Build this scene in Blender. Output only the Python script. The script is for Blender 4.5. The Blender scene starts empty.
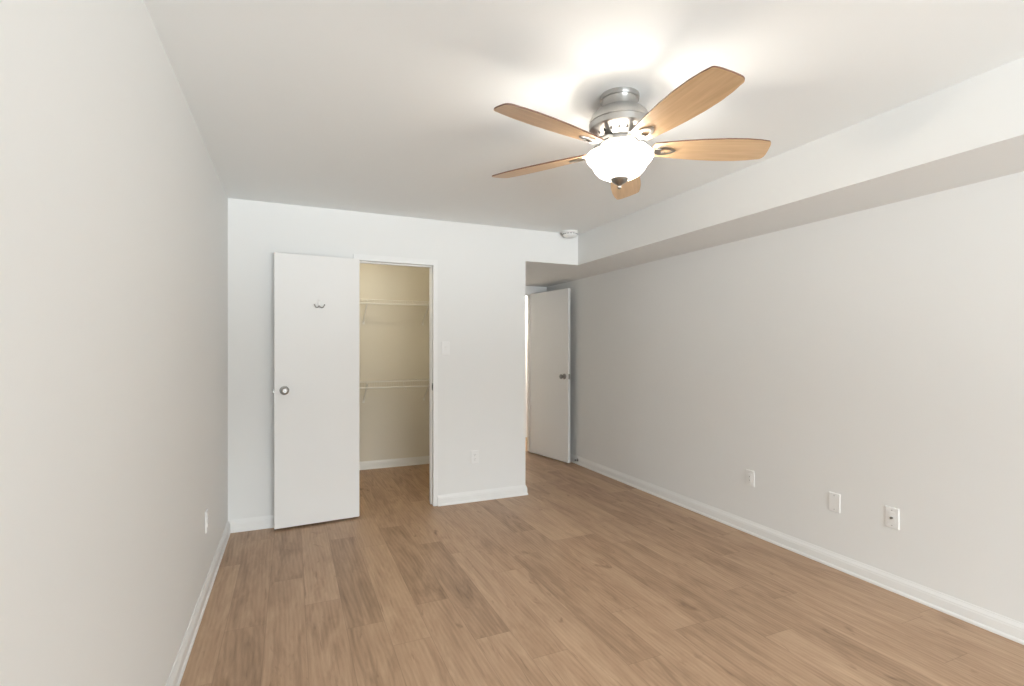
import bpy, bmesh, math, random
from mathutils import Vector, Matrix
PI = math.pi
S = bpy.context.scene
COL = S.collection

# ------------------------------------------------------------------ camera
CAM_Z = 1.343
FPX = 503.0
cd = bpy.data.cameras.new('camera')
cam = bpy.data.objects.new('camera', cd)
COL.objects.link(cam)
cam.location = (0, 0, CAM_Z)
cam.rotation_euler = (PI / 2, 0, -math.radians(23.62))
cd.sensor_fit = 'HORIZONTAL'
cd.sensor_width = 36.0
cd.lens = FPX / 1024 * 36.0
cd.shift_y = 6.0 / 1024
cd.clip_start = 0.01
S.camera = cam

# ------------------------------------------------------------------ view, sky, large lights
S.view_settings.view_transform = 'Standard'
S.view_settings.look = 'None'
S.view_settings.gamma = 1
S.view_settings.use_curve_mapping = False
S.view_settings.exposure = 0.46

w = bpy.data.worlds.new('overcast_sky')
S.world = w
w.use_nodes = True
bg = w.node_tree.nodes['Background']
# overcast sky with dim horizon and bright lower half, shaped to balance the room light (strength by sine of elevation)
SKY_PROFILE = [(-0.45, 15.0), (-0.16, 27.0), (-0.05, 9.0), (0.08, 6.5), (0.20, 20.0), (0.45, 21.0)]
SKY_MAX = 40.0
SKY_GAIN = 0.80
wn_, wl_ = w.node_tree.nodes, w.node_tree.links
wtc = wn_.new('ShaderNodeTexCoord'); wsx = wn_.new('ShaderNodeSeparateXYZ')
wmr = wn_.new('ShaderNodeMapRange'); wmr.inputs['From Min'].default_value = -0.5; wmr.inputs['From Max'].default_value = 0.5
wcr = wn_.new('ShaderNodeValToRGB'); we = wcr.color_ramp.elements
we.remove(we[1])
for i, (zz, st) in enumerate(SKY_PROFILE):
    el = we[0] if i == 0 else we.new(zz + 0.5)
    el.position = zz + 0.5; el.color = (st / SKY_MAX,) * 3 + (1,)
wmu = wn_.new('ShaderNodeMath'); wmu.operation = 'MULTIPLY'; wmu.inputs[1].default_value = SKY_MAX * SKY_GAIN
wl_.new(wtc.outputs['Generated'], wsx.inputs[0]); wl_.new(wsx.outputs['Z'], wmr.inputs['Value'])
wl_.new(wmr.outputs['Result'], wcr.inputs['Fac']); wl_.new(wcr.outputs['Color'], wmu.inputs[0])
wl_.new(wmu.outputs[0], bg.inputs['Strength'])
bg.inputs['Color'].default_value = (0.89, 0.96, 1.0, 1)

# daylight comes in through the window in the wall behind the camera
WX0, WX1, WZ0, WZ1, FY = -0.2, 2.35, 0.40, 2.20, -3.10
ld = bpy.data.lights.new('window_daylight', 'AREA')
ld.shape = 'RECTANGLE'
ld.size, ld.size_y = WX1 - WX0, WZ1 - WZ0
ld.cycles.is_portal = True
lo = bpy.data.objects.new('window_daylight', ld)
COL.objects.link(lo)
lo.location = ((WX0 + WX1) / 2, FY - 0.13, (WZ0 + WZ1) / 2)
lo.rotation_euler = (-PI / 2, 0, PI)      # aims along +y

# ------------------------------------------------------------------ materials
def new_mat(name):
    m = bpy.data.materials.new(name)
    m.use_nodes = True
    return m, m.node_tree.nodes, m.node_tree.links, m.node_tree.nodes['Principled BSDF']

def plain(name, col, rough=0.5, metal=0.0, var=0.0, scale=6.0, bump=0.0, bscale=300.0, spec=0.5):
    m, n, l, p = new_mat(name)
    p.inputs['Roughness'].default_value = rough
    p.inputs['Metallic'].default_value = metal
    p.inputs['Specular IOR Level'].default_value = spec
    tc = n.new('ShaderNodeTexCoord')
    nz = n.new('ShaderNodeTexNoise')
    nz.inputs['Scale'].default_value = scale
    nz.inputs['Detail'].default_value = 3
    l.new(tc.outputs['Object'], nz.inputs['Vector'])
    mx = n.new('ShaderNodeMix'); mx.data_type = 'RGBA'
    mx.inputs['A'].default_value = (*[c * (1 - var) for c in col], 1)
    mx.inputs['B'].default_value = (*[min(1, c * (1 + var)) for c in col], 1)
    l.new(nz.outputs['Fac'], mx.inputs['Factor'])
    l.new(mx.outputs['Result'], p.inputs['Base Color'])
    if bump:
        b = n.new('ShaderNodeBump')
        b.inputs['Strength'].default_value = bump
        b.inputs['Distance'].default_value = 0.002
        nb = n.new('ShaderNodeTexNoise')
        nb.inputs['Scale'].default_value = bscale
        nb.inputs['Detail'].default_value = 2
        l.new(tc.outputs['Object'], nb.inputs['Vector'])
        l.new(nb.outputs['Fac'], b.inputs['Height'])
        l.new(b.outputs['Normal'], p.inputs['Normal'])
    return m

M_WALL = plain('wall_paint', (0.843, 0.842, 0.826), 0.62, var=0.008, scale=1.5, bump=0.04, bscale=220, spec=0.35)
M_CEIL = plain('ceiling_paint', (0.910, 0.925, 0.920), 0.85, var=0.006, scale=1.5, bump=0.05, bscale=180, spec=0.2)
M_TRIM = plain('trim_paint', (0.87, 0.868, 0.852), 0.35, var=0.006, scale=4)
M_DOOR = plain('door_paint', (0.85, 0.843, 0.825), 0.42, var=0.008, scale=3, bump=0.02, bscale=150)
M_CLOSET = plain('closet_warm_light_tint', (0.80, 0.755, 0.66), 0.7, var=0.008, scale=2, spec=0.2)  # off-white closet wall with the warm light put into its colour
M_PLASTIC = plain('white_plastic', (0.88, 0.876, 0.86), 0.3, var=0.004, scale=20)
M_HOOKPLATE = plain('glossy_white', (0.92, 0.91, 0.89), 0.12, var=0.004, scale=20)
M_WIRE = plain('shelf_coating', (0.90, 0.88, 0.83), 0.35, var=0.004, scale=20)
M_DARK = plain('dark_recess', (0.06, 0.055, 0.05), 0.6, var=0.05, scale=30)
M_GREYHOLE = plain('vent_recess', (0.25, 0.245, 0.235), 0.6, var=0.05, scale=30)
M_CHROME = plain('satin_nickel', (0.48, 0.475, 0.46), 0.36, metal=1.0, var=0.03, scale=40)
M_NICKEL_DARK = plain('aged_nickel', (0.36, 0.35, 0.33), 0.32, metal=1.0, var=0.05, scale=40)
M_SCREW = plain('screw_head', (0.45, 0.44, 0.42), 0.4, metal=0.6, var=0.03, scale=60)
M_SLOT = plain('socket_slot', (0.30, 0.29, 0.27), 0.6, var=0.04, scale=60)
M_RUBBER = plain('grey_rubber', (0.22, 0.21, 0.20), 0.7, var=0.04, scale=60)
M_EDGE = plain('blade_edge_wood', (0.16, 0.075, 0.045), 0.45, var=0.1, scale=30)

def brushed(name, col, rough):
    m, n, l, p = new_mat(name)
    p.inputs['Metallic'].default_value = 1.0
    p.inputs['Roughness'].default_value = rough
    p.inputs['Anisotropic'].default_value = 0.75
    p.inputs['Anisotropic Rotation'].default_value = 0.25
    tg = n.new('ShaderNodeTangent'); tg.direction_type = 'RADIAL'; tg.axis = 'Z'
    l.new(tg.outputs['Tangent'], p.inputs['Tangent'])
    tc = n.new('ShaderNodeTexCoord')
    mp = n.new('ShaderNodeMapping')
    mp.inputs['Scale'].default_value = (3, 3, 400)
    nz = n.new('ShaderNodeTexNoise'); nz.inputs['Scale'].default_value = 3.0
    l.new(tc.outputs['Object'], mp.inputs['Vector'])
    l.new(mp.outputs['Vector'], nz.inputs['Vector'])
    mx = n.new('ShaderNodeMix'); mx.data_type = 'RGBA'
    mx.inputs['A'].default_value = (*[c * 0.93 for c in col], 1)
    mx.inputs['B'].default_value = (*[min(1, c * 1.07) for c in col], 1)
    l.new(nz.outputs['Fac'], mx.inputs['Factor'])
    l.new(mx.outputs['Result'], p.inputs['Base Color'])
    return m
M_NICKEL = brushed('brushed_nickel', (0.50, 0.495, 0.48), 0.3)

def wood_blade():
    m, n, l, p = new_mat('maple_blade')
    p.inputs['Roughness'].default_value = 0.38
    tc = n.new('ShaderNodeTexCoord')
    mp = n.new('ShaderNodeMapping')
    mp.inputs['Scale'].default_value = (2.0, 34, 34)
    nz = n.new('ShaderNodeTexNoise'); nz.inputs['Scale'].default_value = 2.2; nz.inputs['Detail'].default_value = 5
    l.new(tc.outputs['Object'], mp.inputs['Vector']); l.new(mp.outputs['Vector'], nz.inputs['Vector'])
    r = n.new('ShaderNodeValToRGB')
    r.color_ramp.elements[0].position = 0.32; r.color_ramp.elements[0].color = (0.58, 0.385, 0.215, 1)
    r.color_ramp.elements[1].position = 0.70; r.color_ramp.elements[1].color = (0.69, 0.475, 0.285, 1)
    l.new(nz.outputs['Fac'], r.inputs['Fac']); l.new(r.outputs['Color'], p.inputs['Base Color'])
    return m
M_BLADE = wood_blade()

def bowl_glass():
    m, n, l, p = new_mat('frosted_lit_glass')
    p.inputs['Base Color'].default_value = (0.9, 0.88, 0.84, 1)
    p.inputs['Roughness'].default_value = 0.3
    p.inputs['Emission Color'].default_value = (1.0, 0.94, 0.85, 1)
    p.inputs['Emission Strength'].default_value = 16.0
    nz = n.new('ShaderNodeTexNoise'); nz.inputs['Scale'].default_value = 9
    mr = n.new('ShaderNodeMapRange')
    mr.inputs['To Min'].default_value = BOWL_E * 0.9; mr.inputs['To Max'].default_value = BOWL_E * 1.1
    l.new(nz.outputs['Fac'], mr.inputs['Value'])
    l.new(mr.outputs['Result'], p.inputs['Emission Strength'])
    # thin frosted glass: part of the bulbs' light goes straight through
    tr = n.new('ShaderNodeBsdfTransparent'); tr.inputs['Color'].default_value = (1.0, 0.97, 0.93, 1)
    ms = n.new('ShaderNodeMixShader'); ms.inputs['Fac'].default_value = 0.75
    l.new(p.outputs['BSDF'], ms.inputs[1]); l.new(tr.outputs['BSDF'], ms.inputs[2])
    l.new(ms.outputs['Shader'], n['Material Output'].inputs['Surface'])
    return m
BOWL_E = 9.0
M_BOWL = bowl_glass()

def pane_glass():
    m, n, l, p = new_mat('window_glass')
    out = n['Material Output']
    tr = n.new('ShaderNodeBsdfTransparent'); gl = n.new('ShaderNodeBsdfGlossy'); gl.inputs['Roughness'].default_value = 0.02
    fr = n.new('ShaderNodeFresnel'); fr.inputs['IOR'].default_value = 1.45
    mx = n.new('ShaderNodeMixShader')
    l.new(fr.outputs['Fac'], mx.inputs['Fac']); l.new(tr.outputs['BSDF'], mx.inputs[1]); l.new(gl.outputs['BSDF'], mx.inputs[2])
    l.new(mx.outputs['Shader'], out.inputs['Surface'])
    n.remove(p)
    return m
M_PANE = pane_glass()

def floor_mat():
    m, n, l, p = new_mat('oak_vinyl_plank')
    W, L, X0 = 0.178, 1.22, 0.062
    def val(op, a, b=None, c=None):
        x = n.new('ShaderNodeMath'); x.operation = op
        for i, v in enumerate((a, b, c)):
            if v is None: continue
            if isinstance(v, (int, float)): x.inputs[i].default_value = v
            else: l.new(v, x.inputs[i])
        return x.outputs[0]
    tc = n.new('ShaderNodeTexCoord')
    sp = n.new('ShaderNodeSeparateXYZ'); l.new(tc.outputs['Object'], sp.inputs[0])
    X, Y = sp.outputs['X'], sp.outputs['Y']
    u = val('DIVIDE', val('SUBTRACT', X, X0), W)
    row = val('FLOOR', u); fu = val('SUBTRACT', u, row)
    wn = n.new('ShaderNodeTexWhiteNoise'); wn.noise_dimensions = '1D'
    l.new(val('ADD', row, 17.3), wn.inputs['W'])
    v = val('ADD', val('DIVIDE', Y, L), val('MULTIPLY', wn.outputs['Value'], 7.0))
    colm = val('FLOOR', v); fv = val('SUBTRACT', v, colm)
    cv = n.new('ShaderNodeCombineXYZ'); l.new(row, cv.inputs[0]); l.new(colm, cv.inputs[1])
    w2 = n.new('ShaderNodeTexWhiteNoise'); w2.noise_dimensions = '2D'; l.new(cv.outputs[0], w2.inputs['Vector'])
    rnd = w2.outputs['Value']
    # grain coordinates, shifted for each plank
    gx = val('ADD', X, val('MULTIPLY', rnd, 31.0)); gy = val('ADD', Y, val('MULTIPLY', rnd, 57.0))
    def noise(sx, sy, scale, detail, rough=0.55, dist=0.0):
        c = n.new('ShaderNodeCombineXYZ')
        l.new(val('MULTIPLY', gx, sx), c.inputs[0]); l.new(val('MULTIPLY', gy, sy), c.inputs[1])
        z = n.new('ShaderNodeTexNoise'); z.inputs['Scale'].default_value = scale; z.inputs['Detail'].default_value = detail
        z.inputs['Roughness'].default_value = rough; z.inputs['Distortion'].default_value = dist
        l.new(c.outputs[0], z.inputs['Vector']); return z.outputs['Fac']
    fine = noise(56, 4.6, 1.6, 5, rough=0.65, dist=0.7)
    broad = noise(12, 1.7, 1.1, 5, rough=0.62, dist=1.4)
    cloud = noise(5, 1.6, 1.0, 2)
    # cathedral figure
    c = n.new('ShaderNodeCombineXYZ')
    l.new(val('MULTIPLY', gx, 9), c.inputs[0]); l.new(val('MULTIPLY', gy, 1.0), c.inputs[1])
    wv = n.new('ShaderNodeTexWave'); wv.wave_type = 'RINGS'; wv.rings_direction = 'SPHERICAL'
    wv.inputs['Scale'].default_value = 1.7; wv.inputs['Distortion'].default_value = 5.0
    wv.inputs['Detail'].default_value = 2; wv.inputs['Detail Scale'].default_value = 0.8
    l.new(c.outputs[0], wv.inputs['Vector'])
    fac = val('ADD', val('MULTIPLY', fine, 0.24), val('MULTIPLY', broad, 0.62))
    fac = val('ADD', fac, val('MULTIPLY', wv.outputs['Fac'], 0.06))
    fac = val('ADD', fac, val('MULTIPLY', cloud, 0.20))
    fac = val('ADD', fac, val('MULTIPLY', val('SUBTRACT', rnd, 0.5), 0.15))
    r = n.new('ShaderNodeValToRGB')
    e = r.color_ramp.elements
    e[0].position = 0.30; e[0].color = (0.245, 0.150, 0.090, 1)
    e[1].position = 0.84; e[1].color = (0.61, 0.42, 0.275, 1)
    k = r.color_ramp.elements.new(0.56); k.color = (0.45, 0.293, 0.185, 1)
    l.new(fac, r.inputs['Fac'])
    # knots and short cracks
    kz = noise(13, 4.5, 1.0, 3, dist=0.8)
    kr = n.new('ShaderNodeMapRange'); kr.inputs['From Min'].default_value = 0.655; kr.inputs['From Max'].default_value = 0.78
    l.new(kz, kr.inputs['Value'])
    mk = n.new('ShaderNodeMix'); mk.data_type = 'RGBA'
    mk.inputs['B'].default_value = (0.15, 0.082, 0.045, 1)
    cz = noise(36, 2.0, 1.0, 4, rough=0.6, dist=0.9)
    cr = n.new('ShaderNodeMapRange'); cr.inputs['From Min'].default_value = 0.635; cr.inputs['From Max'].default_value = 0.74
    l.new(cz, cr.inputs['Value'])
    l.new(val('MAXIMUM', val('MULTIPLY', kr.outputs['Result'], 0.75), val('MULTIPLY', cr.outputs['Result'], 0.6)), mk.inputs['Factor']); l.new(r.outputs['Color'], mk.inputs['A'])
    # joints
    du = val('MULTIPLY', val('MINIMUM', fu, val('SUBTRACT', 1.0, fu)), W)
    dv = val('MULTIPLY', val('MINIMUM', fv, val('SUBTRACT', 1.0, fv)), L)
    d = val('MINIMUM', du, dv)
    jr = n.new('ShaderNodeMapRange'); jr.inputs['From Min'].default_value = 0.0004; jr.inputs['From Max'].default_value = 0.0022
    jr.inputs['To Min'].default_value = 0.34; jr.inputs['To Max'].default_value = 0.0
    l.new(d, jr.inputs['Value'])
    mj = n.new('ShaderNodeMix'); mj.data_type = 'RGBA'; mj.inputs['B'].default_value = (0.12, 0.07, 0.04, 1)
    l.new(jr.outputs['Result'], mj.inputs['Factor']); l.new(mk.outputs['Result'], mj.inputs['A'])
    l.new(mj.outputs['Result'], p.inputs['Base Color'])
    rr = n.new('ShaderNodeMapRange'); rr.inputs['To Min'].default_value = 0.36; rr.inputs['To Max'].default_value = 0.52
    l.new(fine, rr.inputs['Value']); l.new(rr.outputs['Result'], p.inputs['Roughness'])
    p.inputs['Specular IOR Level'].default_value = 0.4
    b = n.new('ShaderNodeBump'); b.inputs['Strength'].default_value = 0.12; b.inputs['Distance'].default_value = 0.002
    l.new(val('SUBTRACT', fine, val('MULTIPLY', jr.outputs['Result'], 1.5)), b.inputs['Height'])
    l.new(b.outputs['Normal'], p.inputs['Normal'])
    return m
M_FLOOR = floor_mat()

# ------------------------------------------------------------------ helpers
def tag(o, label=None, cat=None, group=None, kind=None):
    if label: o['label'] = label
    if cat: o['category'] = cat
    if group: o['group'] = group
    if kind: o['kind'] = kind
    return o

def link(name, bm, mat, parent=None, smooth=False, loc=None, mats=None):
    bmesh.ops.recalc_face_normals(bm, faces=bm.faces[:])
    me = bpy.data.meshes.new(name)
    bm.to_mesh(me); bm.free()
    for mm in (mats or [mat]): me.materials.append(mm)
    if smooth:
        me.polygons.foreach_set('use_smooth', [True] * len(me.polygons))
        me.set_sharp_from_angle(angle=math.radians(38))
    o = bpy.data.objects.new(name, me)
    COL.objects.link(o)
    if parent: o.parent = parent
    if loc: o.location = loc
    return o

def empty(name, loc=(0, 0, 0), rz=0.0):
    o = bpy.data.objects.new(name, None)
    o.empty_display_size = 0.05
    COL.objects.link(o)
    o.location = loc; o.rotation_euler = (0, 0, rz)
    return o

def box(bm, x0, x1, y0, y1, z0, z1, bevel=0.0, seg=2, mi=0):
    t = bmesh.new()
    r = bmesh.ops.create_cube(t, size=1.0)
    bmesh.ops.scale(t, vec=(x1 - x0, y1 - y0, z1 - z0), verts=t.verts)
    bmesh.ops.translate(t, vec=((x0 + x1) / 2, (y0 + y1) / 2, (z0 + z1) / 2), verts=t.verts)
    if bevel:
        bmesh.ops.bevel(t, geom=t.edges[:], offset=bevel, segments=seg, affect='EDGES', profile=0.5)
    merge(bm, t, mi)

def merge(bm, t, mi=0, mat=None):
    if mat is not None: bmesh.ops.transform(t, matrix=mat, verts=t.verts)
    vm = {v: bm.verts.new(v.co) for v in t.verts}
    for f in t.faces:
        try:
            nf = bm.faces.new([vm[v] for v in f.verts]); nf.material_index = mi if mi else f.material_index
        except ValueError: pass
    t.free()

def prism(bm, pts, a, b, axis='y', mi=0):
    """extrude a closed outline; pts are 2-D in the two other axes, in order"""
    def P(p, h):
        return {'y': (p[0], h, p[1]), 'z': (p[0], p[1], h), 'x': (h, p[0], p[1])}[axis]
    A = [bm.verts.new(P(p, a)) for p in pts]; B = [bm.verts.new(P(p, b)) for p in pts]
    fs = [bm.faces.new(A), bm.faces.new(B[::-1])]
    for i in range(len(pts)):
        j = (i + 1) % len(pts)
        fs.append(bm.faces.new((A[i], B[i], B[j], A[j])))
    for f in fs: f.material_index = mi
    return fs

def lathe(bm, prof, n=48, mat=None, close=False, mi=0):
    """prof: (r, z) list, revolved about z"""
    t = bmesh.new()
    rings = []
    for r, z in prof:
        if r < 1e-6: rings.append([t.verts.new((0, 0, z))])
        else: rings.append([t.verts.new((r * math.cos(2 * PI * i / n), r * math.sin(2 * PI * i / n), z)) for i in range(n)])
    if close: rings.append(rings[0])
    for a, b in zip(rings, rings[1:]):
        for i in range(n):
            j = (i + 1) % n
            if len(a) == 1 and len(b) == 1: continue
            if len(a) == 1: t.faces.new((a[0], b[i], b[j]))
            elif len(b) == 1: t.faces.new((a[i], b[0], a[j]))
            else: t.faces.new((a[i], b[i], b[j], a[j]))
    merge(bm, t, mi, mat)

def tube(bm, pts, r, n=8, mi=0):
    pts = [Vector(p) for p in pts]
    rings = []
    for i, p in enumerate(pts):
        d = (pts[min(i + 1, len(pts) - 1)] - pts[max(i - 1, 0)]).normalized()
        a = Vector((0, 0, 1)) if abs(d.z) < 0.9 else Vector((1, 0, 0))
        s = d.cross(a).normalized(); q = s.cross(d)
        rr = r[i] if isinstance(r, (list, tuple)) else r
        rings.append([bm.verts.new(p + rr * (s * math.cos(2 * PI * k / n) + q * math.sin(2 * PI * k / n))) for k in range(n)])
    for a, b in zip(rings, rings[1:]):
        for k in range(n):
            f = bm.faces.new((a[k], a[(k + 1) % n], b[(k + 1) % n], b[k])); f.material_index = mi
    for f in (rings[0][::-1], rings[-1]): bm.faces.new(f).material_index = mi

def sweep(bm, path, prof):
    """profile (out, z) swept along a plan path; 'out' lies to the left of travel, corners mitred"""
    path = [Vector(p) for p in path]
    rings = []
    for i, p in enumerate(path):
        ns = []
        if i > 0: d = (path[i] - path[i - 1]).normalized(); ns.append(Vector((-d.y, d.x)))
        if i < len(path) - 1: d = (path[i + 1] - path[i]).normalized(); ns.append(Vector((-d.y, d.x)))
        nn = ns[0] if len(ns) == 1 else (ns[0] + ns[1]) / (1 + ns[0].dot(ns[1]))
        rings.append([bm.verts.new((p.x + nn.x * o, p.y + nn.y * o, z)) for o, z in prof])
    k = len(prof)
    for a, b in zip(rings, rings[1:]):
        for i in range(k): bm.faces.new((a[i], a[(i + 1) % k], b[(i + 1) % k], b[i]))
    bm.faces.new(rings[0]); bm.faces.new(rings[-1][::-1])

def aim_y(sign=-1):      # lathe z axis -> world -y (sign -1) or +y
    return Matrix.Rotation(PI / 2 if sign < 0 else -PI / 2, 4, 'X')

# ------------------------------------------------------------------ the room
XL, XR, YB, H = -0.43, 3.06, 4.20, 2.446    # left wall, right wall, closet wall, ceiling
XC = 1.972                                   # corner where the closet wall ends
ZS, XS = 2.154, 2.533                         # underside and face of the bulkhead
YE, YN = 5.80, 5.86                          # back of the closet, wall holding the entry door
WT = 0.115
CX0, CX1, CZ = 0.480, 1.107, 2.062           # closet opening
HX0, HX1, HZ = 2.05, 2.845, 2.050             # entry opening
YH = 6.83                                    # far side of the hallway

def struct(name, bm, m, label, cat, smooth=False):
    return tag(link(name, bm, m, smooth=smooth), label, cat, kind='structure')

bm = bmesh.new(); box(bm, -0.6, 4.3, FY - 0.2, YH + 0.4, -0.10, 0.0)
struct('floor', bm, M_FLOOR, 'wide oak-look plank floor running through the whole room', 'floor')
bm = bmesh.new(); box(bm, -0.6, 4.3, FY - 0.2, YH + 0.4, H, H + 0.10)
struct('ceiling', bm, M_CEIL, 'flat off-white ceiling the fan hangs from', 'ceiling')

bm = bmesh.new(); box(bm, XL - 0.12, XL, FY, YE + WT, 0, H)
struct('wall_left', bm, M_WALL, 'bare off-white wall with one outlet seen edge-on', 'wall')
bm = bmesh.new(); box(bm, XR, XR + 0.12, FY, YN + WT, 0, H)
struct('wall_right', bm, M_WALL, 'long off-white wall with three white plates under the bulkhead', 'wall')
bm = bmesh.new()
prism(bm, [(XL, 0), (CX0, 0), (CX0, CZ), (CX1, CZ), (CX1, 0), (XC, 0), (XC, H), (XL, H)], YB, YB + WT, 'y')
struct('wall_back', bm, M_WALL, 'off-white wall holding the closet opening and the light switch', 'wall')
bm = bmesh.new()
prism(bm, [(XS, FY), (XR, FY), (XR, YN), (XC, YN), (XC, YB), (XS, YB)], ZS, H, 'z')
struct('ceiling_soffit', bm, M_WALL, 'boxed bulkhead running along the top of the plated wall and over the entry nook', 'bulkhead')
# front wall with the window opening
bm = bmesh.new()
box(bm, XL - 0.12, WX0, FY - 0.12, FY, 0, H); box(bm, WX1, XR + 0.12, FY - 0.12, FY, 0, H)
box(bm, WX0, WX1, FY - 0.12, FY, 0, WZ0); box(bm, WX0, WX1, FY - 0.12, FY, WZ1, H)
struct('wall_front', bm, M_WALL, 'off-white wall with the window, behind the camera', 'wall')
bm = bmesh.new()
fw = 0.05
box(bm, WX0, WX1, FY - 0.09, FY - 0.04, WZ0, WZ0 + fw); box(bm, WX0, WX1, FY - 0.09, FY - 0.04, WZ1 - fw, WZ1)
for x in (WX0, (WX0 + WX1) / 2 - fw / 2, WX1 - fw): box(bm, x, x + fw, FY - 0.09, FY - 0.04, WZ0 + fw, WZ1 - fw)
win = struct('window_1', bm, M_TRIM, 'white framed sliding window behind the camera', 'window')
bm = bmesh.new(); box(bm, WX0 + fw, WX1 - fw, FY - 0.068, FY - 0.062, WZ0 + fw, WZ1 - fw); link('pane', bm, M_PANE, win)
bm = bmesh.new(); box(bm, WX0 - 0.05, WX1 + 0.05, FY - 0.04, FY + 0.04, WZ0 - 0.03, WZ0, 0.004); link('window_sill', bm, M_TRIM, win)

# closet shell
bm = bmesh.new(); box(bm, XL, XC - WT, YE, YE + WT, 0, H)
struct('wall_closet', bm, M_CLOSET, 'tan-looking wall at the back of the closet', 'wall')
bm = bmesh.new(); box(bm, XC - WT, XC, YB + WT, YN + WT, 0, H)
struct('wall_closet_side', bm, M_WALL, 'side wall between the closet and the entry nook', 'wall')
# entry end wall and the hallway behind it
bm = bmesh.new()
prism(bm, [(XC, 0), (HX0, 0), (HX0, HZ), (HX1, HZ), (HX1, 0), (XR, 0), (XR, H), (XC, H)], YN, YN + WT, 'y')
struct('wall_entry', bm, M_WALL, 'narrow end wall around the entry doorway', 'wall')
DX0, DX1 = 2.50, 3.32
bm = bmesh.new()
prism(bm, [(1.3, 0), (DX0, 0), (DX0, 2.045), (DX1, 2.045), (DX1, 0), (4.2, 0), (4.2, H), (1.3, H)], YH, YH + WT, 'y')
box(bm, DX0 - 0.2, DX1 + 0.2, YH + WT, YH + WT + 0.05, 0, H)  # unseen slab added behind the far door, blocks sky light at its gaps
struct('wall_hallway', bm, M_WALL, 'bright hallway wall across from the entry doorway', 'wall')
bm = bmesh.new(); box(bm, 1.18, 1.3, YN + WT, YH + WT, 0, H); struct('wall_hallway_end', bm, M_WALL, 'end wall of the hallway', 'wall')
bm = bmesh.new(); box(bm, 4.2, 4.3, YN + WT, YH + WT, 0, H); struct('wall_hallway_end', bm, M_WALL, 'other end wall of the hallway', 'wall')
bm = bmesh.new(); box(bm, 1.3, XC - WT, YE + WT, YN + WT, 0, H); struct('wall_hallway_side', bm, M_WALL, 'hallway side of the closet wall', 'wall')
bm = bmesh.new(); box(bm, XR + 0.12, 4.2, YN + WT - 0.1, YN + WT, 0, H); struct('wall_hallway_side', bm, M_WALL, 'hallway wall beyond the entry doorway', 'wall')
# door across the hallway, seen as a bright sliver
bm = bmesh.new(); box(bm, DX0 + 0.004, DX1 - 0.004, YH + 0.02, YH + 0.055, 0.014, 2.026, 0.002)
tag(link('door_3', bm, M_DOOR), 'closed white door across the hallway, seen as a bright sliver past the entry door', 'door', kind='structure')
hl = bpy.data.lights.new('hallway_light', 'POINT'); hl.energy = 30; hl.color = (1.0, 0.90, 0.78); hl.shadow_soft_size = 0.10
hlo = bpy.data.objects.new('hallway_light', hl); COL.objects.link(hlo); hlo.location = (3.45, 6.40, 2.25)
cl = bpy.data.lights.new('closet_light', 'POINT'); cl.energy = 7.0; cl.color = (1.0, 0.85, 0.58); cl.shadow_soft_size = 0.02
clo = bpy.data.objects.new('closet_light', cl); COL.objects.link(clo); clo.location = (0.55, 4.74, 2.30)

# casings
def casing(name, x0, x1, ztop, yf, depth, label, w=0.032, t=0.012, stop=True, gap=0.008):
    """steel door frame: face strips, jamb lining and stop, wrapped round the wall"""
    bm = bmesh.new()
    for (y0, y1) in ((yf - t, yf), (yf + depth, yf + depth + t)):
        box(bm, x0 - w, x0 + 0.006, y0, y1, gap, ztop + w * 1.28, 0.0015)
        box(bm, x1 - 0.006, x1 + w, y0, y1, gap, ztop + w * 1.28, 0.0015)
        box(bm, x0 + 0.006, x1 - 0.006, y0, y1, ztop - 0.006, ztop + w * 1.28, 0.0015)
    box(bm, x0, x0 + 0.006, yf, yf + depth, gap, ztop); box(bm, x1 - 0.006, x1, yf, yf + depth, gap, ztop)
    box(bm, x0 + 0.006, x1 - 0.006, yf, yf + depth, ztop - 0.006, ztop)
    if stop:
        ys = yf + 0.042
        box(bm, x0 + 0.006, x0 + 0.016, ys, ys + 0.03, gap, ztop - 0.006); box(bm, x1 - 0.016, x1 - 0.006, ys, ys + 0.03, gap, ztop - 0.006)
        box(bm, x0 + 0.016, x1 - 0.016, ys, ys + 0.03, ztop - 0.016, ztop - 0.006)
    return struct(name, bm, M_TRIM, label, 'door frame')
fr = casing('trim_1', CX0, CX1, CZ, YB, WT, 'slim white frame around the closet opening')
bm = bmesh.new(); box(bm, CX1 - 0.0075, CX1 - 0.005, YB - 0.004, YB + 0.032, 0.99, 1.05, 0.001)
box(bm, CX1 - 0.009, CX1 - 0.006, YB + 0.008, YB + 0.024, 1.005, 1.035, 0.0005, mi=1)
link('strike_plate', bm, None, fr, mats=[M_NICKEL_DARK, M_DARK])
casing('trim_2', HX0, HX1, HZ, YN, WT, 'white frame of the entry doorway at the end of the nook')
casing('trim_3', DX0, DX1, 2.04, YH, WT, 'white frame of the door across the hallway', w=0.055, stop=False)

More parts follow.
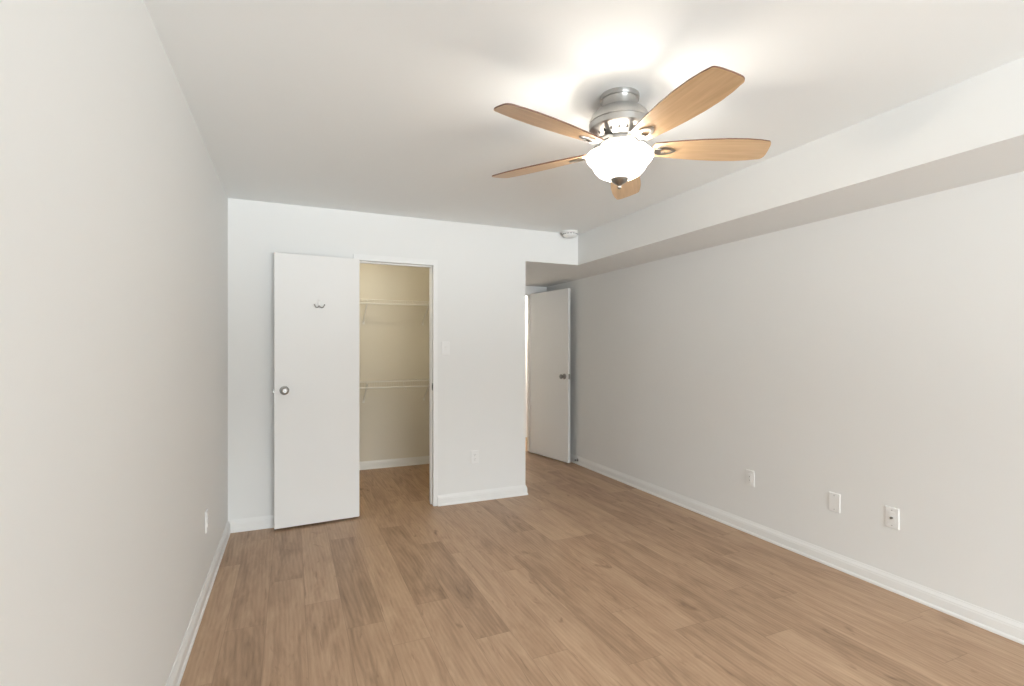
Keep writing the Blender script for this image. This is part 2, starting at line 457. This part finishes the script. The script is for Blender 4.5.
# baseboards
PROF = [(0, 0), (0.019, 0), (0.019, 0.010), (0.016, 0.016), (0.0135, 0.018), (0.013, 0.058), (0.011, 0.064), (0.0115, 0.068), (0.008, 0.076), (0.0045, 0.084), (0.0035, 0.090), (0, 0.090)]
def base(name, path, label):
    bm = bmesh.new(); sweep(bm, path, PROF)
    return struct(name, bm, M_TRIM, label, 'baseboard')
base('baseboard_left', [(XL, YB), (XL, FY)], 'white baseboard along the bare wall with one outlet')
base('baseboard_back', [(CX0 - 0.034, YB), (XL + 0.019, YB)], 'white baseboard running behind the open closet door')
base('baseboard_back', [(XC, YN - 0.02), (XC, YB), (CX1 + 0.034, YB)], 'short white baseboard below the outlet, ending at the outside corner')
base('baseboard_right', [(XR, FY), (XR, YN)], 'long white baseboard below the three wall plates')
base('baseboard_closet', [(XC - WT, YE), (XL, YE)], 'white baseboard at the back of the closet')
base('baseboard_hallway', [(DX0 - 0.06, YH), (1.3, YH)], 'hallway baseboard beside the far door')

# ------------------------------------------------------------------ doors
KNOB = [(0, 0), (0.033, 0), (0.033, 0.004), (0.029, 0.009), (0.013, 0.012), (0.011, 0.026), (0.015, 0.034), (0.025, 0.040),
        (0.0285, 0.048), (0.0275, 0.056), (0.021, 0.062), (0.013, 0.0635), (0.012, 0.0615), (0, 0.0615)]
def knob_part(parent, loc, mat, m, small=False):
    bm = bmesh.new(); lathe(bm, KNOB if not small else [(r, z * 0.8) for r, z in KNOB], 32, mat)
    k = link('door_knob', bm, m, parent, smooth=True, loc=loc)
    bm = bmesh.new(); lathe(bm, [(0, 0.0612), (0.0055, 0.0612), (0.0055, 0.0645), (0.004, 0.0650), (0, 0.0650)] if not small else [(0, 0.049), (0.0055, 0.049), (0.0055, 0.0516), (0, 0.052)], 16, mat)
    link('lock_button', bm, M_NICKEL_DARK, k, smooth=True)
    return k

# closet door: swung right round, parallel to the wall; origin at its hinge edge
DW, DH, DT = 0.612, 2.040, 0.035
bm = bmesh.new(); box(bm, -DW, 0, 0, DT, 0.016, 0.016 + DH, 0.0025)
d1 = tag(link('door_1', bm, M_DOOR), 'plain white slab door folded back against the wall beside the closet opening', 'door', kind='structure')
d1.location = (0.490, 4.138, 0); d1.rotation_euler = (0, 0, math.radians(4.7))
knob_part(d1, (-DW + 0.068, 0, 1.036), aim_y(-1), M_CHROME).__setitem__('label', 'round satin chrome knob')
knob_part(d1, (-DW + 0.068, DT, 1.036), aim_y(1), M_CHROME, small=True)
bm = bmesh.new(); box(bm, -DW - 0.0012, -DW + 0.0005, 0.006, 0.029, 1.0, 1.06); box(bm, -DW - 0.010, -DW, 0.011, 0.024, 1.02, 1.04, 0.002)
link('latch', bm, M_CHROME, d1)
for z in (0.25, 1.05, 1.85):
    bm = bmesh.new()
    lathe(bm, [(0, -0.044), (0.006, -0.044), (0.006, 0.044), (0, 0.044)], 12, Matrix.Translation((-0.004, DT + 0.017, z)))
    box(bm, -0.03, -0.002, DT, DT + 0.0025, z - 0.044, z + 0.044); box(bm, -0.007, -0.0045, DT, DT + 0.017, z - 0.044, z + 0.044)
    link('hinge', bm, M_TRIM, d1)
# coat hook on the closet door
hk = link('coat_hook', (lambda b: (lathe(b, [(0, 0), (0.013, 0), (0.014, 0.004), (0.011, 0.009), (0.006, 0.0115), (0, 0.012)], 24,
          Matrix.Diagonal((1, 1, 1.9, 1)) @ aim_y(-1)), b)[1])(bmesh.new()), M_HOOKPLATE, d1, smooth=True, loc=(0.188 - 0.490, 0, 1.694))
hk['label'] = 'small two-prong coat hook with an oval white plate'
for s in (-1, 1):
    bm = bmesh.new()
    P = [(s * 0.002, -0.006, -0.022), (s * 0.007, -0.014, -0.031), (s * 0.014, -0.020, -0.035), (s * 0.023, -0.025, -0.035), (s * 0.029, -0.028, -0.029), (s * 0.033, -0.030, -0.021), (s * 0.037, -0.031, -0.011)]
    tube(bm, P, [0.0042, 0.0042, 0.0042, 0.0042, 0.0042, 0.0046, 0.0052], 10)
    link('prong', bm, M_NICKEL_DARK, hk, smooth=True)

# entry door: hinge at the far end, swung into the nook against the plated wall
hx, hy, fx, fy = 2.818, 5.862, 2.951, 5.116
ang = math.atan2(fy - hy, fx - hx)
EW = 0.757
bm = bmesh.new(); box(bm, 0, EW, 0, DT, 0.012, 0.012 + DH, 0.002)
d2 = tag(link('door_2', bm, M_DOOR), 'plain white entry door standing open in the nook beyond the corner', 'door', kind='structure')
d2.location = (fx - EW * math.cos(ang), fy - EW * math.sin(ang), 0); d2.rotation_euler = (0, 0, ang)
knob_part(d2, (EW - 0.065, 0, 1.02), aim_y(-1), M_NICKEL_DARK).__setitem__('label', 'dark nickel knob')
bm = bmesh.new(); lathe(bm, [(0, 0), (0.033, 0), (0.033, 0.004), (0.028, 0.009), (0.012, 0.011), (0.012, 0.02), (0.02, 0.026), (0.019, 0.033), (0, 0.034)], 24, aim_y(1))
link('door_knob', bm, M_NICKEL_DARK, d2, smooth=True, loc=(EW - 0.065, DT, 1.02))
bm = bmesh.new(); box(bm, EW - 0.0005, EW + 0.0015, 0.005, 0.030, 0.99, 1.05); box(bm, EW, EW + 0.011, 0.011, 0.024, 1.01, 1.03, 0.002)
link('latch', bm, M_NICKEL_DARK, d2)
for z in (0.25, 1.05, 1.85):
    bm = bmesh.new(); lathe(bm, [(0, -0.044), (0.006, -0.044), (0.006, 0.044), (0, 0.044)], 12, Matrix.Translation((-0.004, DT * 0.5, z)))
    box(bm, -0.004, 0.0, 0.003, 0.032, z - 0.044, z + 0.044)
    link('hinge', bm, M_NICKEL_DARK, d2)

# door stop on the baseboard
bm = bmesh.new()
RX = Matrix.Rotation(-PI / 2, 4, 'Y')
lathe(bm, [(0, 0), (0.016, 0), (0.016, 0.004), (0.008, 0.008), (0.0055, 0.012), (0.0055, 0.026), (0, 0.026)], 20, RX)
ds = tag(link('door_stop', bm, M_NICKEL_DARK, smooth=True, loc=(XR - 0.0125, 5.10 - 0.04, 0.052)),
         'small dark metal door stop on the baseboard beside the open entry door', 'door stop')
bm = bmesh.new(); lathe(bm, [(0, 0.026), (0.009, 0.026), (0.010, 0.030), (0.009, 0.036), (0, 0.037)], 20, RX)
link('rubber_tip', bm, M_RUBBER, ds, smooth=True)

# ------------------------------------------------------------------ wall plates (built facing -y, then turned)
def plate_base(name, loc, rz, label, cat, group=None):
    t = empty(name, loc, rz)
    bm = bmesh.new()
    W2, H2 = 0.0350, 0.0575
    box(bm, -W2, W2, -0.002, 0, -H2, H2)
    # bevelled plate: front face smaller than the back
    tb = bmesh.new(); box(tb, -W2, W2, -0.0065, -0.002, -H2, H2)
    for v in tb.verts:
        if v.co.y < -0.004: v.co.x *= 0.93; v.co.z *= 0.955
    merge(bm, tb)
    link('cover_plate', bm, M_PLASTIC, t)
    tag(t, label, cat, group)
    return t

def screw(t, z, x=0.0, y=-0.0065, m=M_SCREW):
    bm = bmesh.new(); lathe(bm, [(0, 0), (0.0031, 0), (0.0028, 0.0009), (0, 0.0012)], 14, aim_y(-1))
    box(bm, -0.0026, 0.0026, -0.0014, -0.0009, -0.0004, 0.0004)
    link('screw', bm, m, t, loc=(x, y, z))

def duplex(name, loc, rz, label, group):
    t = plate_base(name, loc, rz, label, 'outlet', group)
    for z in (0.0195, -0.0195):
        bm = bmesh.new()
        pts = []
        for i in range(32):
            a = 2 * PI * i / 32; x = 0.0172 * math.cos(a); zz = 0.0172 * math.sin(a)
            pts.append((x, max(-0.0135, min(0.0135, zz))))
        prism(bm, pts, -0.0085, -0.006, 'y')
        s = link('socket', bm, M_PLASTIC, t, loc=(0, 0, z))
        bm = bmesh.new()
        box(bm, -0.0077, -0.0053, -0.0088, -0.008, 0.0, 0.009); box(bm, 0.0053, 0.0077, -0.0088, -0.008, 0.001, 0.008)
        lathe(bm, [(0, 0), (0.0026, 0), (0.0026, 0.0008), (0, 0.0008)], 14, Matrix.Translation((0, -0.008, -0.0068)) @ aim_y(-1))
        link('slot', bm, M_SLOT, s)
    screw(t, 0, m=M_PLASTIC)
    return t

G = 'white wall plates'
t = plate_base('light_switch', (1.212, YB, 1.349), 0, 'white light switch on the wall beside the closet frame', 'switch')
bm = bmesh.new(); box(bm, -0.0105, 0.0105, -0.0080, -0.006, -0.0200, 0.0200, 0.0008); link('switch_collar', bm, M_PLASTIC, t)
bm = bmesh.new(); prism(bm, [(-0.0075, -0.0175), (-0.0115, -0.0175), (-0.0095, 0.0), (-0.0145, 0.0175), (-0.0075, 0.0175)], -0.0085, 0.0085, 'x'); link('rocker', bm, M_HOOKPLATE, t)
screw(t, 0.030, m=M_PLASTIC); screw(t, -0.030, m=M_PLASTIC)
duplex('wall_outlet', (1.476, YB, 0.390), 0, 'white duplex outlet low on the short wall between closet and corner', 'duplex wall outlets')
duplex('wall_outlet', (XL, 3.19, 0.403), PI / 2, 'white outlet seen edge-on low on the bare wall beside the closet door', 'duplex wall outlets')
t = plate_base('phone_jack', (XR, 2.66, 0.403), -PI / 2, 'white wall plate with two small jacks, closest of three to the entry door', 'jack plate', G)
bm = bmesh.new(); box(bm, -0.0165, 0.0165, -0.0085, -0.006, -0.033, 0.033, 0.001); ins = link('insert', bm, M_PLASTIC, t)
for z in (0.012, -0.014):
    bm = bmesh.new(); box(bm, -0.005, 0.005, -0.0100, -0.008, z - 0.005, z + 0.005, 0.0005); box(bm, -0.003, 0.003, -0.0103, -0.0099, z - 0.003, z + 0.003, mi=1)
    link('port', bm, None, ins, mats=[M_PLASTIC, M_SLOT])
screw(t, 0.042, m=M_PLASTIC); screw(t, -0.042, m=M_PLASTIC)
t = plate_base('blank_plate', (XR, 2.04, 0.400), -PI / 2, 'blank white cover plate with two screws, middle of three on the long wall', 'cover plate', G)
screw(t, 0.042); screw(t, -0.042)
t = plate_base('cable_jack', (XR, 1.715, 0.405), -PI / 2, 'white wall plate with one dark cable connector in its middle', 'jack plate', G)
bm = bmesh.new(); box(bm, -0.0165, 0.0165, -0.0082, -0.006, -0.033, 0.033, 0.001); link('insert', bm, M_PLASTIC, t)
bm = bmesh.new(); lathe(bm, [(0, 0), (0.0065, 0), (0.0065, 0.003), (0.0048, 0.003), (0.0048, 0.011), (0.003, 0.011), (0.003, 0.006), (0, 0.006)], 18, aim_y(-1))
link('connector', bm, M_NICKEL_DARK, t, loc=(0, -0.008, 0))
screw(t, 0.042); screw(t, -0.042)

# ------------------------------------------------------------------ smoke detector
t = empty('smoke_detector', (2.395, 4.115, H)); t.scale = (1.1, 1.1, 1.35)
bm = bmesh.new(); lathe(bm, [(0, 0), (0.070, 0), (0.070, -0.010), (0.066, -0.012), (0, -0.012)], 48); link('base', bm, M_PLASTIC, t, smooth=True)
bm = bmesh.new(); lathe(bm, [(0, -0.012), (0.062, -0.012), (0.0635, -0.022), (0.058, -0.033), (0.048, -0.038), (0.030, -0.040), (0, -0.040)], 48)
cv = link('cover', bm, M_PLASTIC, t, smooth=True)
bm = bmesh.new()
for i in range(16):
    tb = bmesh.new(); box(tb, 0.060, 0.0645, -0.009, 0.009, -0.022, -0.017)
    merge(bm, tb, mat=Matrix.Rotation(2 * PI * i / 16, 4, 'Z'))
vt = link('vent_slot', bm, M_GREYHOLE, cv); vt['kind'] = 'stuff'
bm = bmesh.new(); lathe(bm, [(0, -0.040), (0.010, -0.040), (0.009, -0.043), (0, -0.0435)], 20); link('test_button', bm, M_PLASTIC, cv, smooth=True, loc=(0.02, 0, 0))
tag(t, 'round white smoke detector on the ceiling beside the bulkhead corner', 'smoke detector')

# ------------------------------------------------------------------ closet shelves
def wire_shelf(z, lip, label, hooks):
    t = empty('wire_shelf', (0, YE, z))
    x0, x1, dp = XL + 0.01, XC - WT - 0.01, 0.305
    bm = bmesh.new()
    for y, zz, r in ((-dp, 0, 0.0042), (-dp - 0.002, -lip, 0.0088), (-dp * 0.5, -0.003, 0.0030), (-0.012, -0.003, 0.0030)):
        tube(bm, [(x0, y, zz), (x1, y, zz)], r, 8)
    link('rail', bm, M_WIRE, t, smooth=True)
    bm = bmesh.new()
    nx = int((x1 - x0) / 0.0254)
    for i in range(nx + 1):
        x = x0 + i * (x1 - x0) / nx
        tube(bm, [(x, -0.008, 0), (x, -dp, 0.0015), (x, -dp - 0.004, -0.004), (x, -dp - 0.004, -lip)], 0.0012, 5)
    link('deck', bm, M_WIRE, t, smooth=True)
    for x in hooks['bracket']:
        bm = bmesh.new()
        tube(bm, [(x, -dp + 0.004, -0.008), (x, -dp + 0.012, -0.024), (x, -0.014, -0.215), (x, -0.006, -0.232)], 0.0048, 8)
        tube(bm, [(x + 0.011, -dp + 0.004, -0.008), (x + 0.011, -dp + 0.012, -0.024), (x + 0.004, -0.014, -0.215), (x + 0.002, -0.006, -0.232)], 0.0030, 8)
        b = link('bracket', bm, M_WIRE, t, smooth=True)
        bm = bmesh.new(); box(bm, x - 0.010, x + 0.014, -0.005, 0, -0.250, -0.215, 0.0015); link('anchor', bm, M_WIRE, b)
    for x in hooks['rod']:
        bm = bmesh.new()
        tube(bm, [(x, -dp, -0.004), (x + 0.004, -dp + 0.008, -0.035), (x + 0.010, -dp + 0.010, -lip - 0.022), (x + 0.020, -dp + 0.004, -lip - 0.034),
                  (x + 0.024, -dp - 0.012, -lip - 0.026), (x + 0.022, -dp - 0.014, -lip - 0.010)], 0.0030, 8)
        link('rod_hook', bm, M_WIRE, t, smooth=True)
    tag(t, label, 'shelf', 'closet wire shelves')
    return t
wire_shelf(1.868, 0.040, 'upper white wire shelf inside the closet, above head height', {'bracket': (0.10, 0.727, 1.395), 'rod': ()})
wire_shelf(0.991, 0.060, 'lower white wire shelf inside the closet, at knob height', {'bracket': (0.10, 0.727, 1.410), 'rod': (1.115,)})

# ------------------------------------------------------------------ ceiling fan
FXc, FYc = 1.312, 1.827
fan = empty('ceiling_fan', (FXc, FYc, H))
tag(fan, 'brushed nickel ceiling fan with five light wood blades and a lit glass bowl', 'ceiling fan')
def Z(*prof): return [(r, z - 2.44) for r, z in prof]
def fpart(name, prof, m, n=64, parent=fan, smooth=True):
    bm = bmesh.new(); lathe(bm, prof, n); return link(name, bm, m, parent, smooth=smooth)
fpart('canopy', Z((0, 2.44), (0.085, 2.44), (0.086, 2.430), (0.084, 2.421), (0.078, 2.419), (0.077, 2.416), (0.077, 2.384), (0.079, 2.380), (0, 2.380)), M_NICKEL)
mh = fpart('motor_housing', Z((0, 2.383), (0.070, 2.383), (0.088, 2.379), (0.106, 2.369), (0.121, 2.353), (0.130, 2.334), (0.1325, 2.319), (0.1305, 2.3165), (0.1325, 2.314),
     (0.1320, 2.291), (0.127, 2.285), (0.122, 2.282), (0.088, 2.251), (0.080, 2.249), (0, 2.249)), M_NICKEL)
# teardrop vents round the cone
def vent(a):
    bm = bmesh.new()
    pts = []
    for i in range(16):
        q = 2 * PI * i / 16; x = 0.0055 * math.sin(q) * (1 - 0.45 * math.cos(q)); y = 0.0085 * math.cos(q)
        pts.append((x, y))
    prism(bm, pts, -0.0006, 0.0006, 'z')
    # lay on the cone: radial slope from (0.122,2.282) to (0.088,2.251)
    d = Vector((0.034, 0, 0.031)).normalized(); nrm = Vector((d.z, 0, -d.x)); s = nrm.cross(d)
    R = Matrix((( -s.x, d.x, nrm.x, 0.1055 + nrm.x * 0.0002), (-s.y, d.y, nrm.y, 0), (-s.z, d.z, nrm.z, 2.267 - 2.44 + nrm.z * 0.0002), (0, 0, 0, 1)))
    bmesh.ops.transform(bm, matrix=Matrix.Rotation(a, 4, 'Z') @ R, verts=bm.verts)
    link('vent', bm, M_DARK, mh)
for i in range(20): vent(2 * PI * i / 20)
fpart('flywheel', Z((0, 2.2495), (0.074, 2.2495), (0.074, 2.246), (0.082, 2.244), (0.082, 2.230), (0.070, 2.226), (0, 2.226)), M_NICKEL)
fpart('switch_housing', Z((0, 2.227), (0.056, 2.227), (0.058, 2.220), (0.056, 2.206), (0.050, 2.202), (0.050, 2.198), (0.062, 2.196), (0.064, 2.190), (0.058, 2.187), (0, 2.187)), M_NICKEL)
# three bulbs hang under the fitter inside the open bowl
# glass bowl, open at the top, carried by a rod through its middle
bo = Z((0.137, 2.184), (0.143, 2.183), (0.1448, 2.176), (0.142, 2.166), (0.134, 2.155), (0.126, 2.147), (0.119, 2.140), (0.115, 2.131), (0.106, 2.115), (0.091, 2.100), (0.066, 2.087), (0.034, 2.080), (0, 2.0785))
bi = [(max(0, r - 0.004), z + 0.004 if i > 1 else z) for i, (r, z) in enumerate(bo)][1:]
bm = bmesh.new(); lathe(bm, bo + bi[::-1], 64)
link('glass_bowl', bm, M_BOWL, fan, smooth=True)
fpart('finial', Z((0, 2.085), (0.036, 2.085), (0.0385, 2.079), (0.035, 2.071), (0.022, 2.061), (0.011, 2.054), (0.007, 2.048), (0.0085, 2.044), (0.008, 2.039), (0.004, 2.036), (0, 2.0355)), M_NICKEL_DARK, 40)
fpart('bowl_rod', Z((0, 2.19), (0.005, 2.19), (0.005, 2.072), (0, 2.072)), M_NICKEL_DARK, 12)
for i in range(3):
    a = math.radians(40 + 120 * i)
    ll = bpy.data.lights.new('fan_bulb', 'POINT'); ll.energy = 2.2; ll.color = (1.0, 0.955, 0.89); ll.shadow_soft_size = 0.022
    lo2 = bpy.data.objects.new('fan_bulb', ll); COL.objects.link(lo2); lo2.parent = fan
    lo2.location = (0.032 * math.cos(a), 0.032 * math.sin(a), 2.120 - 2.44)

def blade_outline():
    ctl = [(0.150, 0.044), (0.20, 0.052), (0.27, 0.062), (0.36, 0.0715), (0.45, 0.077), (0.53, 0.0765), (0.59, 0.071), (0.626, 0.064)]
    up, lo_ = [], []
    for x, hw in ctl:
        up.append((x, hw)); lo_.append((x, -hw))
    tip = []
    for i in range(1, 12):
        q = PI / 2 - PI * i / 12
        sx = math.copysign(abs(math.cos(q)) ** 0.8, math.cos(q)); sy = math.copysign(abs(math.sin(q)) ** 0.55, math.sin(q))
        tip.append((0.626 + 0.028 * sx + 0.010 * sy * sx, 0.064 * sy))
    root = [(0.143, -0.030), (0.140, 0.0), (0.143, 0.030)]
    return up + tip + lo_[::-1] + root
ZB = 2.211 - 2.44
PITCH = math.radians(13.5)
def make_blade(k):
    a = math.radians(-23.62 + 2.0 + 72 * k + (-1.0, 0, 0, 0, 0)[k])
    bm = bmesh.new()
    o = blade_outline()
    prism(bm, o, -0.003, 0.003, 'z')
    for f in bm.faces:
        if abs(f.normal.z) < 0.7: f.material_index = 1
    bmesh.ops.recalc_face_normals(bm, faces=bm.faces[:])
    for f in bm.faces:
        f.material_index = 0 if f.normal.z < -0.7 else 1
    b = link('blade', bm, None, fan, mats=[M_BLADE, M_EDGE])
    b.location = (0, 0, ZB)
    b.rotation_euler = Matrix.Rotation(a, 3, 'Z').to_euler()
    b.matrix_local = Matrix.Translation((0, 0, ZB)) @ Matrix.Rotation(a, 4, 'Z') @ Matrix.Rotation(math.radians((0, 1.3, -0.2, 0.5, 0)[k]), 4, 'Y') @ Matrix.Rotation(-PITCH + math.radians((0, 0, 2.0, 0, 0)[k]), 4, 'X')
    # blade arm: neck to the flywheel, leaf shaped plate with an open middle under the blade
    bm = bmesh.new()
    out, inn = [], []
    for i in range(28):
        q = 2 * PI * i / 28
        cx, sx = math.cos(q), math.sin(q)
        out.append((0.200 + 0.046 * cx, 0.027 * sx * (1 - 0.45 * cx)))
        inn.append((0.201 + 0.029 * cx, 0.013 * sx * (1 - 0.45 * cx)))
    zt, zb_ = -0.0035, -0.011
    V = [[bm.verts.new((x, y, z)) for x, y in ring] for ring, z in ((out, zt), (out, zb_ + 0.002), (inn, zb_), (inn, zt))]
    for A, B in zip(V, V[1:] + V[:1]):
        for i in range(28):
            j = (i + 1) % 28; bm.faces.new((A[i], A[j], B[j], B[i]))
    up = 2.238 - 2.207
    ring = []
    for (x, z, wy, tz) in ((0.072, up + 0.003, 0.022, 0.006), (0.100, up, 0.018, 0.006), (0.122, up - 0.014, 0.013, 0.006), (0.140, -0.002, 0.013, 0.007), (0.160, -0.008, 0.016, 0.005), (0.178, -0.0075, 0.017, 0.004)):
        ring.append([bm.verts.new((x, s1 * wy, z + s2 * tz / 1)) for s1, s2 in ((-1, -1), (1, -1), (1, 1), (-1, 1))])
    for A, B in zip(ring, ring[1:]):
        for i in range(4): bm.faces.new((A[i], A[(i + 1) % 4], B[(i + 1) % 4], B[i]))
    bm.faces.new(ring[0]); bm.faces.new(ring[-1])
    arm = link('blade_arm', bm, M_NICKEL, b, smooth=True)
    for (x, y) in ((0.176, 0.0), (0.2515, 0.0)):
        pass
    return b
for k in range(5): make_blade(k)
